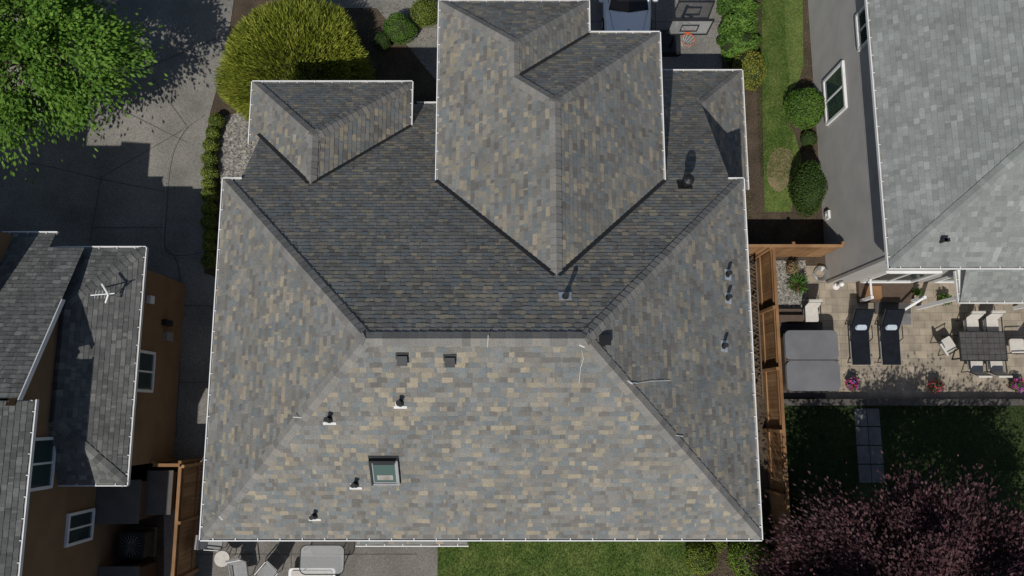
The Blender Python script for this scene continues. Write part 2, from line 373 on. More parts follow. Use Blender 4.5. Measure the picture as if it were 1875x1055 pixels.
xl,xr,xb,y1,y2=-2.14,4.36,2.26,11.18,12.2
cx=(xl+xr)/2;hz=E+P_*(xr-xl)/2;cb=(xl+xb)/2;bz=E+P_*(xb-xl)/2
yback=RY+(RZ-hz)/P_; yap=y1-(xr-xl)/2; yb1=y2-(xb-xl)/2; yb2=y1-(xb-xl)/2
yv=yback+(cx-cb)
roof_face(mb,[(xl,YT,E),(xl,y2,E),(cb,yb1,bz),(cb,yv,bz)],(0,1,0),(xl,YT,E),SH,600)
roof_face(mb,[(cb,yv,bz),(cb,yb2,bz),(cx,yap,hz),(cx,yback,hz)],(0,1,0),(xl,YT,E),SH,600)
roof_face(mb,[(xb,y2,E),(xb,y1,E),(cb,yb2,bz),(cb,yb1,bz)],(0,1,0),(xb,y1,E),SH,700)
roof_face(mb,[(xl,y2,E),(xb,y2,E),(cb,yb1,bz)],(1,0,0),(xl,y2,E),SH,760)
roof_face(mb,[(xb,y1,E),(xr,y1,E),(cx,yap,hz),(cb,yb2,bz)],(1,0,0),(xb,y1,E),SH,800)
roof_face(mb,[(xr,y1,E),(xr,YT,E),(cx,yback,hz),(cx,yap,hz)],(0,1,0),(xr,YT,E),SH,900)
e2=4.67;dl,dr,dy=-8.31,-3.26,10.49;dc=(dl+dr)/2;dz=e2+P_*(dr-dl)/2;dap=dy-(dr-dl)/2;dbk=RY+(RZ-dz)/P_;dv=RY+(RZ-e2)/P_
roof_face(mb,[(dl,dy,e2),(dr,dy,e2),(dc,dap,dz)],(1,0,0),(dl,dy,e2),SH,1000)
roof_face(mb,[(dl,dy,e2),(dl,dv,e2),(dc,dbk,dz),(dc,dap,dz)],(0,1,0),(dl,8,e2),SH,1100)
roof_face(mb,[(dl,dv,e2),(dl,8.5,e2),(dl+dv-8.5,8.5,e2+P_*(dv-8.5))],(0,1,0),(dl,8,e2),SH,1100,tabs=False)
roof_face(mb,[(dr,dy,e2),(dr,dv,e2),(dc,dbk,dz),(dc,dap,dz)],(0,1,0),(dr,8,e2),SH,1200)
roof_face(mb,[(-4.8,-4.0,3.2),(-1.4,-4.0,3.2),(-1.4,-2.8,3.6),(-4.8,-2.8,3.6)],(1,0,0),(-4.8,-4.0,3.2),SH,1300)
mb.build('roof_shingles',house)
mb=MB()
A=(R0,RY,RZ);B=(R1,RY,RZ)
caps(mb,A,B,nA,nD,CAPM,w=.19)
for p0,p1,a,b in [((XL,YB,E),A,nA,nB),((XR,YB,E),B,nA,nC),((XL,YT,E),A,nD,nB),((XR,YT,E),B,nD,nC),
    ((xl,y2,E),(cb,yb1,bz),nB,nD),((xb,y2,E),(cb,yb1,bz),nC,nD),((cb,yb1,bz),(cb,yb2,bz),nB,nC),((cb,yb2,bz),(cx,yap,hz),nB,nD),
    ((xr,y1,E),(cx,yap,hz),nC,nD),((cx,yap,hz),(cx,yback-.15,hz),nB,nC),
    ((dl,dy,e2),(dc,dap,dz),nB,nD),((dr,dy,e2),(dc,dap,dz),nC,nD),((dc,dap,dz),(dc,dbk-.12,dz),nB,nC),
    ((8.13,YF,ez),(6.3,10.15,ez+P_*1.83),nC,nD)]:
    caps(mb,p0,p1,a,b,CAPM,w=.165)
mb.build('ridge_caps',house)
mb=MB()
valley(mb,(xl,YT,E),(cx,yback,hz),nD,(-1,-1,0));valley(mb,(xr,YT,E),(cx,yback,hz),nD,(1,-1,0))
valley(mb,(dl+.4,dv-.4,e2+.32),(dc,dbk,dz),nD,(-1,-1,0));valley(mb,(dr,dv,e2),(dc,dbk,dz),nD,(1,-1,0))
valley(mb,(xb,y1,E),(cb,yb2,bz),nD,(1,-1,0))
mb.build('valley_flashing',house)
mb=MB()
for p0,p1,o in [((XL,YB,E),(XR,YB,E),(0,-1,0)),((XL,YB,E),(XL,YT,E),(-1,0,0)),((XR,YB,E),(XR,YT,E),(1,0,0)),
  ((XL,YT,E),(-7.86,YT,E),(0,1,0)),((6.3,YT,E),(XR,YT,E),(0,1,0)),
  ((xl,YT+.05,E),(xl,y2,E),(-1,0,0)),((xr,YT+.05,E),(xr,y1,E),(1,0,0)),((xl,y2,E),(xb,y2,E),(0,1,0)),((xb,y1+.1,E),(xb,y2,E),(1,0,0)),((xb+.1,y1,E),(xr,y1,E),(0,1,0)),
  ((dl,dy,e2),(dr,dy,e2),(0,1,0)),((dl,8.5,e2),(dl,dy,e2),(-1,0,0)),((dr,dv+.05,e2),(dr,dy,e2),(1,0,0)),
  ((dr+.15,10.14,zf(10.14)),(xl+.3,10.14,zf(10.14)),(0,1,0)),((xr-.3,YF,ez),(8.13,YF,ez),(0,1,0)),((8.13,7.7,ez),(8.13,YF,ez),(1,0,0)),
  ((-4.8,-4.0,3.2),(-1.4,-4.0,3.2),(0,-1,0))]:
    gutter(mb,p0,p1,o)
mb.build('gutters',house)
mb=MB()
mb.box(XL+.03,XR-.03,YB+.03,YT-.03,E-.24,E-.05,WHITE)
mb.box(xl+.03,xb-.03,YT+.05,y2-.03,E-.24,E-.05,WHITE);mb.box(xb-.03,xr-.03,YT+.05,y1-.03,E-.238,E-.052,WHITE)
mb.box(dl+.03,dr-.03,dv+.05,dy-.03,e2-.24,e2-.05,WHITE)
mb.box(3.9,8.1,10.4,YF-.03,ez-.22,ez-.05,WHITE);mb.box(6.25,8.1,7.73,10.4,ez-.222,ez-.052,WHITE)
for xx,ya,yb_ in((6.3,YT+.1,10.1),(-7.86,YT+.1,8.6)):
    v=[(xx+dx,y,zf(y)+dz_) for y in(ya,yb_) for dx in(-.03,.0) for dz_ in(-.18,-.03)]
    mb.add(v,[(0,1,3,2),(4,6,7,5),(0,4,5,1),(2,3,7,6),(1,5,7,3),(0,2,6,4)],WHITE)
mb.box(-4.75,-1.45,-3.95,-2.85,3.0,3.15,WHITE)
for x in(-4.6,-1.6): mb.box(x-.07,x+.07,-3.9,-3.76,0,3.0,WHITE)
mb.build('soffits',house)
mb=MB()
mb.box(XL+.45,XR-.45,YB+.45,YT-.4,0,E-.24,CREAM)
def wedge(x0,x1,ya,yb_,za,zb):
    mb.add([(x0,ya,0),(x1,ya,0),(x1,yb_,0),(x0,yb_,0),(x0,ya,za),(x1,ya,za),(x1,yb_,zb),(x0,yb_,zb)],[(3,2,1,0),(4,5,6,7),(0,1,5,4),(1,2,6,5),(2,3,7,6),(3,0,4,7)],CREAM)
wedge(-7.8,-1.7,6.2,9.75,zf(6.2)-.06,zf(9.75)-.06)
wedge(3.8,6.24,6.2,10.6,zf(6.2)-.06,zf(10.6)-.06)
mb.box(4.0,7.7,7.9,11.55,0,ez-.22,CREAM)
mb.box(-7.86,-3.7,9.2,10.05,0,e2-.24,CREAM)
mb.box(xl+.45,xr-.45,6.4,y1-.45,0,E-.24,CREAM);mb.box(xl+.46,xb-.45,6.5,y2-.45,0,E-.241,CREAM)
mb.build('walls',house)
mb=MB()
mb.box(-1.3,1.3,y2-.47,y2-.41,0,2.3,WHITE)
for i in range(4): mb.box(-1.2,1.2,y2-.41,y2-.395,.1+i*.55,.55+i*.55,WHITE)
mb.box(2.2,3.6,y1-.47,y1-.4,0,2.2,TUBW)
window_y(mb,y2-.45,0,1.6,4.2,5.5,1);window_y(mb,y1-.45,3,1.1,4.2,5.5,1)
for y in(-1.3,1.5,4.3):
    window_x(mb,XL+.45,y,1.3,4,5.3,-1);window_x(mb,XR-.45,y,1.3,4,5.3,1)
for x in(-6,-3,0.5,4): window_y(mb,YB+.45,x,1.5,4,5.3,-1)
window_y(mb,YB+.45,2,2.0,.9,2.2,-1);window_y(mb,YB+.45,-3.1,1.8,.1,2.2,-1)
window_y(mb,10.05,-5.8,1.6,.9,2.3,1)
mb.build('windows_and_doors',house)
def frame(p,e,n):
    e=Vector(e).normalized();n=Vector(n).normalized();s=n.cross(e)
    return Matrix(((e.x,s.x,n.x,p.x),(e.y,s.y,n.y,p.y),(e.z,s.z,n.z,p.z),(0,0,0,1)))
pA=Vector((XL,YB,E));pC=Vector((XR,YB,E));pD=Vector(fp(XL,YT))
def pipe(px,py,pt,n,e,white,h=.34,r=.05,full=False):
    p=siteplane(px,py,pt,n.normalized()); m=MB(); m.T=frame(p,e,n)
    m.box(-.16,.16,-.15,-.07,.022,.03,white);m.box(-.12,-.09,-.07,.06,.022,.029,white)
    if full: m.box(-.15,.15,-.07,.12,.021,.0285,white)
    m.T=Matrix.Translation(p)
    m.cyl((0,0,-.02),(0,0,.12),.095,.065,BLACK,16);m.cyl((0,0,.1),(0,0,h),r,r,BLACK,14);m.cyl((0,0,h-.03),(0,0,h+.004),r+.012,r+.012,DARK,14)
    m.build('vent_pipe',house)
for q in((603,768),(733,738),(651,887),(576,945)): pipe(*q,pA,nA,(1,0,0),FLASH)
for q in((1331,503),(1331,546),(1324,634)): pipe(*q,pC,nC,(0,1,0),GALV,full=True)
pipe(1035,544,pD,nD,(-1,0,0),GALV,h=.42,full=True)
p=siteplane(1253,340,pD,nD.normalized());m=MB();m.T=frame(p,(-1,0,0),nD);m.box(-.2,.2,-.2,.2,.022,.036,BLACK)
m.T=Matrix.Translation(p);m.cyl((0,0,0),(0,0,.5),.1,.09,BLACK,16);m.cyl((0,0,.5),(0,0,.62),.16,.15,BLACK,16);m.cyl((0,0,.62),(0,0,.68),.15,.03,BLACK,16);m.build('vent_turbine',house)
for (q,pt,n,e) in(((737,655),pA,nA,(1,0,0)),((824,658),pA,nA,(1,0,0)),((1104,623),pC,nC,(0,1,0))):
    p=siteplane(*q,pt,n.normalized());m=MB();m.T=frame(p,e,n)
    m.add([(-.11,-.12,.02),(.11,-.12,.02),(.11,.1,.02),(-.11,.1,.02),(-.12,-.14,.13),(.12,-.14,.13),(.12,.1,.09),(-.12,.1,.09)],[(3,2,1,0),(4,5,6,7),(0,1,5,4),(1,2,6,5),(2,3,7,6),(3,0,4,7)],DARK)
    m.box(-.15,.15,-.03,.15,.019,.026,VALLEY)
    m.build('box_vent',house)
p=siteplane(705,861,pA,nA.normalized());m=MB();m.T=frame(p,(1,0,0),nA)
W,H=.31,.35
m.box(-W-.05,-W,-H-.05,H+.06,.0,.13,DARK);m.box(W,W+.05,-H-.05,H+.06,.0,.13,ALU);m.box(-W,W,H,H+.07,.0,.14,DARK);m.box(-W,W,-H-.05,-H,.0,.12,ALU)
m.box(-W,W,-H,H,.03,.075,SKYG)
m.box(-W+.0,-W+.035,-H,H,.075,.088,ALU);m.box(W-.035,W,-H,H,.075,.088,ALU);m.box(-W+.035,W-.035,-H,-H+.035,.075,.088,ALU);m.box(-W+.035,W-.035,H-.1,H,.075,.088,DARK)
m.box(-.2,.2,-.26,-.1,.076,.079,GUTI);m.box(-W-.07,W+.07,-H-.07,H+.14,.02,.026,DARK)  # pale panel paints a reflection onto the lower glass
m.build('skylight',house)
m=MB()
def bits(pts,pt,n,r=.008):
    P=[siteplane(x,y,pt,n.normalized())+n.normalized()*.035 for x,y in pts]; m.tube(P,r,FLASH,5)
bits([(1065,640),(1068,655),(1063,672),(1060,700)],pA,nA,.006);bits([(1060,630),(1070,634)],pA,nA,.02)
bits([(1148,700),(1165,702),(1190,698),(1225,697)],pC,nC,.008);bits([(1147,697),(1156,703)],pC,nC,.02)
bits([(537,762),(552,763)],pA,nA,.014);bits([(402,943),(408,950)],pA,nA,.02);bits([(1236,797),(1248,799)],pC,nC,.01)
bits([(893,634),(894,612)],pA,nA,.008)
m.build('rope_scraps',house)
# ================================================================ TAN HOUSE (left)
th=root('tan_house');mb=MB()
ns=lambda y:4.2+.52*(5.62-y)
q=lambda x,y:(x,y,ns(y))
roof_face(mb,[q(-20,.4),q(-13.4,.4),q(-13.4,5.14),q(-20,5.14)],(1,0,0),(-24,5.62,4.2),SHD,0)
roof_face(mb,[q(-20,5.14),q(-14.5,5.14),q(-14.5,5.62),q(-20,5.62)],(1,0,0),(-24,5.62,4.2),SHD,0)
roof_face(mb,[(-11.65,5.14,4.2),(-14.5,5.14,4.2),(-14.5,3.28,5.0),(-13.5,3.28,5.0)],(1,0,0),(-14.5,5.14,4.2),SHD,100)
roof_face(mb,[(-11.65,-2.09,4.2),(-11.65,5.14,4.2),(-13.5,3.28,5.0),(-13.5,-.24,5.0)],(0,1,0),(-11.65,-2.09,4.2),SHD,200)
roof_face(mb,[(-11.65,-2.09,4.2),(-14,-2.09,4.2),(-14,-.24,5.0),(-13.5,-.24,5.0)],(1,0,0),(-14,-2.09,4.2),SHD,300)
roof_face(mb,[(-13.3,.33,6.4),(-13.3,-10,6.4),(-18,-10,8.75),(-18,.33,8.75)],(0,1,0),(-13.3,-10,6.4),SHD,400)
mb.face([(-15.6,5.6,6.1),(-15.6,-3,6.1),(-17,-3,7.0),(-17,5.0,7.0)],SHD);mb.face([(-18.6,5.4,8),(-26,5.4,8),(-26,0,9.5),(-20,0,9.5)],SHD)
nw=Vector((0,.43,1));ne=Vector((.43,0,1));nss=Vector((0,-.43,1))
caps(mb,(-11.65,5.14,4.2),(-13.5,3.28,5.0),nw,ne,SHD);caps(mb,(-11.65,-2.09,4.2),(-13.5,-.24,5.0),nss,ne,SHD);caps(mb,(-13.5,3.28,5.0),(-13.5,-.24,5.0),ne,Vector((-.43,0,1)),SHD)
mb.build('roof_shingles',th)
mb=MB()
for a in[((-11.65,-2.09,4.2),(-11.65,5.14,4.2),(1,0,0)),((-14.5,5.14,4.2),(-11.65,5.14,4.2),(0,1,0)),((-14,-2.09,4.2),(-11.65,-2.09,4.2),(0,-1,0)),
  ((-18,5.62,4.2),(-14.5,5.62,4.2),(0,1,0)),((-13.3,-10,6.4),(-13.3,.33,6.4),(1,0,0))]: gutter(mb,*a)
mb.build('gutters',th)
mb=MB()
v=[(x,y,ns(y)+d) for y in(.35,3.35) for x in(-13.41,-13.38) for d in(-.16,.02)]
mb.add(v,[(0,1,3,2),(4,6,7,5),(0,4,5,1),(2,3,7,6),(1,5,7,3),(0,2,6,4)],WHITE)
mb.box(-18,-13.33,.3,.36,6.2,6.42,WHITE)
mb.box(-14,-11.68,-2.06,5.11,4.0,4.15,WHITE);mb.box(-18,-13.33,-10,.3,6.2,6.35,WHITE)
mb.build('trim',th)
mb=MB()
mb.box(-16,-12.13,-1.65,4.7,0,4.0,TAN);mb.box(-26,-13.72,-10,.2,0,6.2,TAN);mb.box(-26,-13.73,.2,5.0,0,4.2,TAN)
mb.box(-26,-15.8,-3,5.55,4.2,6.05,TAN);mb.box(-26,-18.6,-2,5.35,6,8,TAN)
mb.face([(-13.72,.2,4),(-13.72,5,4),(-13.72,5,ns(5)-.05),(-13.72,.2,ns(.2)-.05)],TAN)
siding_x(mb,-12.1,[(-1.65,0),(4.7,0),(4.7,3.99),(-1.65,3.99)],1,TAN)
siding_x(mb,-13.7,[(-10,0),(.2,0),(.2,6.19),(-10,6.19)],1,TAN)
siding_x(mb,-13.7,[(.2,4),(5,4),(5,ns(5)-.05),(.2,ns(.2)-.05)],1,TAN)
mb.build('walls',th)
mb=MB()
window_x(mb,-12.08,1.35,1.35,2.1,3.4,1);window_x(mb,-13.68,-1.44,1.5,4.6,5.9,1);window_x(mb,-13.68,-3.55,1.0,2.1,3.6,1)
mb.box(-12.08,-11.95,3.6,3.85,2.6,2.9,WHITE);mb.box(-12.08,-11.9,3.0,3.2,1.2,1.7,DARK);mb.box(-12.08,-11.95,2.5,2.8,1.0,1.5,ALU)
mb.build('windows',th)
p=siteplane(222,545,Vector((-11.65,0,4.2)),ne.normalized());m=MB();m.T=Matrix.Translation(p)
m.cyl((0,0,0),(-.1,0,.6),.022,.022,ALU,8);m.cyl((-.62,-.02,.6),(.1,.04,.6),.018,.018,WHITE,8)
for i in range(5): m.cyl((-.5+i*.1,-.12,.61),(-.46+i*.1,.12,.61),.006,.006,WHITE,5)
m.tube([(-.18,-.25,.55),(-.08,0,.62),(-.28,.32,.66)],.03,WHITE,6);m.cyl((-.1,0,.35),(.25,.5,0.0),.012,.012,DARK,6);m.build('roof_antenna',th)
for (a,b,c,d,h) in((-13.6,-12.35,-3.5,-2.25,1.9),(-12.3,-11.6,-3.3,-2.0,1.2)):
    m=MB();m.box(a,b,c,d,0,h,WOODG);m.add([(a-.08,c-.08,h+.02),(b+.08,c-.08,h-.06),(b+.08,d+.08,h-.06),(a-.08,d+.08,h+.02),(a-.08,c-.08,h+.09),(b+.08,c-.08,h+.01),(b+.08,d+.08,h+.01),(a-.08,d+.08,h+.09)],[(3,2,1,0),(4,5,6,7),(0,1,5,4),(1,2,6,5),(2,3,7,6),(3,0,4,7)],SHEDM)
    for z in(.3,.7): m.box(b,b+.02,c+.1,d-.1,z,z+.06,DARK)
    m.build('storage_shed',bevel=.01)
m=MB();m.box(-13.6,-12.4,-6.6,-5.1,0,1.4,WOODG);m.box(-13.68,-12.32,-6.7,-5.0,1.4,1.47,SHEDM);m.build('storage_shed',bevel=.01)
m=MB();m.at(-12.95,-4.45,0);m.box(-.5,.5,-.5,.5,0,.08,CONC2);m.prism(rounded(.88,.88,.08),.08,.8,DECK);m.prism(rounded(.86,.86,.08),.8,.84,DARK)
m.cyl((0,0,.84),(0,0,.85),.34,.34,BLACK,24);m.cyl((0,0,.85),(0,0,.9),.09,.09,DECK,12)
for i in range(10):
    t=i*math.pi/10;m.cyl((-.36*math.cos(t),-.36*math.sin(t),.88),(.36*math.cos(t),.36*math.sin(t),.88),.006,.006,ALU,5)
m.build('air_conditioner')
# ================================================================ GRAY HOUSE (right)
gh=root('gray_house');mb=MB();gp=.75;GE=5.5;gx,gy=11.28,4.32
s=7.3
roof_face(mb,[(gx,gy,GE),(gx,gy+2*s,GE),(gx+s,gy+s,GE+gp*s)],(0,1,0),(gx,gy,GE),SHG,0,tabs=False,h=.16)
roof_face(mb,[(gx,gy,GE),(gx+16,gy,GE),(gx+16,gy+s,GE+gp*s),(gx+s,gy+s,GE+gp*s)],(1,0,0),(gx,gy,GE),SHG,100,tabs=False,h=.16)
mb.face([(gx,gy+2*s,GE),(gx+16,gy+2*s,GE),(gx+16,gy+s,GE+gp*s),(gx+s,gy+s,GE+gp*s)],SHG)
roof_face(mb,[(14.75,3.65,3.0),(24,3.65,3.0),(24,4.75,3.55),(14.75,4.75,3.55)],(1,0,0),(14.75,3.65,3.0),SHG,200)
caps(mb,(gx,gy,GE),(gx+s,gy+s,GE+gp*s),Vector((-gp,0,1)),Vector((0,-gp,1)),SHG)
mb.build('roof_shingles',gh)
mb=MB()
for a in[((gx,gy,GE),(gx,gy+2*s,GE),(-1,0,0)),((gx,gy,GE),(gx+16,gy,GE),(0,-1,0)),((14.75,3.65,3.0),(24,3.65,3.0),(0,-1,0)),((14.75,3.65,3.0),(14.75,4.6,3.0),(-1,0,0))]: gutter(mb,*a)
mb.build('gutters',gh)
mb=MB();mb.box(gx+.03,gx+16,gy+.03,gy+2*s,GE-.22,GE-.05,WHITE);mb.box(14.78,24,3.68,4.7,2.85,2.97,WHITE)
mb.box(14.85,14.97,3.75,3.87,0,2.85,WHITE);mb.box(18.4,18.52,3.75,3.87,0,2.85,WHITE);mb.build('soffits',gh)
mb=MB();mb.box(11.71,26,4.78,18.4,0,GE-.22,GRAYS)
siding_x(mb,11.68,[(4.78,0),(18.4,0),(18.4,5.28),(4.78,5.28)],-1,GRAYS,.14)
mb.box(11.64,11.74,4.72,4.82,0,5.27,GRAYS);mb.build('walls',gh)
mb=MB();window_x(mb,11.66,11.35,1.75,1.0,2.7,-1);window_x(mb,11.66,12.6,1.3,3.9,5.1,-1);window_x(mb,11.66,7.2,.3,.4,.7,-1,False)
window_y(mb,4.78,13.7,1.9,.3,2.3,-1);window_y(mb,4.78,16.5,2.2,.3,2.3,-1)
mb.build('windows',gh)
p=siteplane(1722,443,Vector((gx,gy,GE)),Vector((0,-gp,1)).normalized());m=MB();m.T=Matrix.Translation(p);m.cyl((0,0,0),(0,0,.3),.05,.05,DARK,12);m.box(-.08,.12,-.05,.05,.2,.3,DARK);m.build('vent_pipe',gh)
m=MB();m.box(12.7,14.7,4.0,4.76,0,.28,TUBW);m.box(12.9,13.5,4.1,4.6,.28,.33,WOOD);m.box(13.3,14.6,3.6,4.0,0,.15,DECK)
for x in(12.75,14.62): m.box(x-.05,x+.05,4.0,4.1,.28,1.15,WHITE)
m.tube([(14.62,4.05,1.1),(13.6,3.35,.5)],.045,WHITE);m.tube([(12.75,4.05,1.1),(12.75,4.7,1.1)],.04,WHITE);m.box(13.9,14.6,3.2,3.6,0,.1,SLATE)
m.build('porch_steps')
# ================================================================ GROUND
def sheet(name,pts,z,mat,px=True):
    P=[site(x,y,z) if px else Vector((x,y,z)) for x,y in pts]
    m=MB();
    a=sum(P[i].x*P[(i+1)%len(P)].y-P[(i+1)%len(P)].x*P[i].y for i in range(len(P)))
    if a<0:P.reverse()
    m.face(P,mat); return m.build(name)
sheet('ground',[(-300,-300),(300,-300),(300,300),(-300,300)],0,SOIL,False)
drv=[(-900,-500),(480,-500),(428,0),(412,110),(385,205),(376,260),(374,350),(374,500),(430,520),(430,985),(430,1055),(300,1055),(300,820),(-900,820)]
sheet('driveway',drv,.02,CONC)
sheet('driveway',[(560,-400),(1322,-400),(1322,150),(800,150),(690,15),(560,15)],.02,CONC)
sheet('patio',[(-10.95,-12),(-2.6,-12),(-2.6,-2.9),(-10.95,-2.9)],.026,CONC2,False)
def strip(m,pts,w,z,mat):
    P=[site(x,y,z) for x,y in pts]
    for a,b in zip(P[:-1],P[1:]):
        d=(b-a).normalized();nrm=Vector((-d.y,d.x,0))*w/2;d=d*w*.3
        m.face([a-d-nrm,b+d-nrm,b+d+nrm,a-d+nrm],mat)
m=MB()
def smooth(pts,k=6):
    o=[]
    for i in range(len(pts)-1):
        p0=pts[max(i-1,0)];p1=pts[i];p2=pts[i+1];p3=pts[min(i+2,len(pts)-1)]
        for j in range(k):
            t=j/k
            o.append(tuple(.5*((2*p1[c])+(-p0[c]+p2[c])*t+(2*p0[c]-5*p1[c]+4*p2[c]-p3[c])*t*t+(-p0[c]+3*p1[c]-3*p2[c]+p3[c])*t**3) for c in(0,1)))
    o.append(pts[-1]);return o
z=.0245
for i,pts in enumerate([smooth([(374,212),(345,232),(322,270),(311,315),(306,380),(303,455),(330,468),(372,462)]),[(160,170),(345,262)],[(345,232),(185,325),(165,440)],smooth([(-60,300),(60,300),(185,328),(308,352)]),[(280,145),(345,235)],[(165,417),(303,417)],[(0,165),(160,170),(420,60)],smooth([(303,455),(322,475),(330,520),(330,640),(322,800)]),[(322,560),(400,560)],[(322,700),(400,700)]]):
    strip(m,pts,.03,z+i*.0006,JOINT)
strip(m,smooth([(369,214),(340,234),(317,272),(306,317),(301,380),(298,455)]),.03,.0318,JOINTL)
m.build('driveway_joints')
m=MB()
for i,(a,b) in enumerate([((533,985),(533,1060)),((330,1015),(762,1015)),((1200,-40),(1200,150)),((1075,40),(1322,40)),((690,-10),(1322,-10))]): strip(m,[a,b],.03,.0305+.0006*i,JOINT)
m.build('patio_joints')
sheet('gravel_bed',[(412,212),(470,200),(480,340),(405,340),(392,262)],.03,GRAVEL)
sheet('lawn',[(1394,-300),(1468,-300),(1470,0),(1471,120),(1462,150),(1438,182),(1440,215),(1455,245),(1468,290),(1458,340),(1448,388),(1400,388),(1396,200)],.03,GRASS)
sheet('dry_lawn_patch',smooth([(1425,270),(1450,278),(1452,320),(1428,352),(1405,330),(1408,290),(1425,270)],3)[:-1],.036,STRAW)
sheet('lawn',[(-2.6,-14),(6.3,-14),(6.3,-2.9),(-2.6,-2.9)],.03,GRASS,False)
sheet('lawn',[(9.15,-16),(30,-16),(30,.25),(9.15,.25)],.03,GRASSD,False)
sheet('patio',[(10.9,.5),(30,.5),(30,4.78),(11.6,4.78),(11.6,5.4),(10.9,5.4)],.05,PAV,False)
sheet('gravel_bed',[(9.2,3.35),(10.9,3.35),(10.9,5.6),(9.2,5.6)],.044,GRAVEL,False)
sheet('gravel_bed',[(9.2,5.75),(11.6,5.75),(11.6,7.4),(9.2,7.4)],.012,SOIL,False)
m=MB()
for i in range(22): m.box(9.25,11.35 if i>1 else 11.3,.55+i*.128,.67+i*.128,.02,.1,DECK)
m.build('deck')
m=MB()
for i in range(44):
    x=9.2+i*.42; m.box(x,x+.41,.27,.5,0,.42,BLOCK)
m.build('retaining_wall',bevel=.012)
m=MB()
for i in range(4): 
    for j in range(2): m.box(12.3+j*.46,12.74+j*.46,-.45-i*.66,.17-i*.66,.03,.075,SLATE)
m.build('stepping_stone_path',bevel=.01)
def blades(name,rects,n,mat,h=.05):
    pts=[]
    ar=np.array([(r[1]-r[0])*(r[3]-r[2]) for r in rects]);ar=ar/ar.sum()
    for r,a in zip(rects,ar):
        k=int(n*a);pts.append(np.column_stack([rng.uniform(r[0],r[1],k),rng.uniform(r[2],r[3],k),np.full(k,.03+h*.4)]))
    P=np.concatenate(pts);A=np.column_stack([rng.normal(0,.5,len(P)),rng.normal(0,.5,len(P)),np.ones(len(P))])
    leaves(name,P,A,rdir(len(P)),rng.uniform(.6,1.4,len(P))*h*1.6,.012,mat)
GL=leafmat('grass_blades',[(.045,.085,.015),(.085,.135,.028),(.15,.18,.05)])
GLD=leafmat('grass_blades_painted_shade',[(.015,.035,.01),(.035,.055,.013),(.055,.07,.018)])  # blade copy darkened in colour to paint the shade on the right lawn
blades('grass',[(9.4,10.7,8.8,17),(-2.6,6.2,-6.2,-3.2)],42000,GL,.06)
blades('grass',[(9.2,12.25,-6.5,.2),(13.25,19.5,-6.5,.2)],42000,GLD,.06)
# ================================================================ FENCES
def fence(name,p0,p1,h=1.8,mat=WOOD,bw=.14):
    m=MB();p0=Vector((*p0,0));p1=Vector((*p1,0));L=(p1-p0).length;a=math.atan2(p1.y-p0.y,p1.x-p0.x)
    m.T=Matrix.Translation(p0)@Matrix.Rotation(a,4,'Z');k=int(L/(bw+.008))
    for i in range(k):
        x=i*(bw+.008);j=random.uniform(-.012,.012);m.box(x,x+bw,-.012+j*.4,.012+j*.4,.03,h+j,mat)
    for z in(.35,h-.25): m.box(0,L,.015,.055,z,z+.09,mat)
    n=int(L/2.4)+1
    for i in range(n+1):
        x=i*L/n;m.box(x-.05,x+.05,.056,.15,0,h+.05,mat)
    m.box(0,L,-.045,.06,h+.015,h+.045,mat)
    return m.build(name)
fence('wood_fence',(9.12,-9),(9.12,5.7));fence('wood_fence',(8.1,5.75),(11.55,5.75))
fence('wood_fence',(-11.05,-1.75),(-11.05,-9));fence('wood_fence',(-12.0,-1.72),(-11.1,-1.72),1.7)
m=MB()
for y0_ in[.6+i*.26 for i in range(18)]:
    m.tube([(8.32,y0_,1.25),(8.62,y0_+.2,1.25)],.018,WOODG,5);m.tube([(8.32,y0_+.2,1.29),(8.62,y0_,1.29)],.018,WOODG,5)
for x in(8.3,8.64): 
    m.box(x-.02,x+.02,.5,5.3,1.2,1.33,WOODG)
    for y in(.6,2.1,3.7,5.2): m.box(x-.03,x+.03,y-.03,y+.03,0,1.2,WOODG)
m.build('wood_trellis')
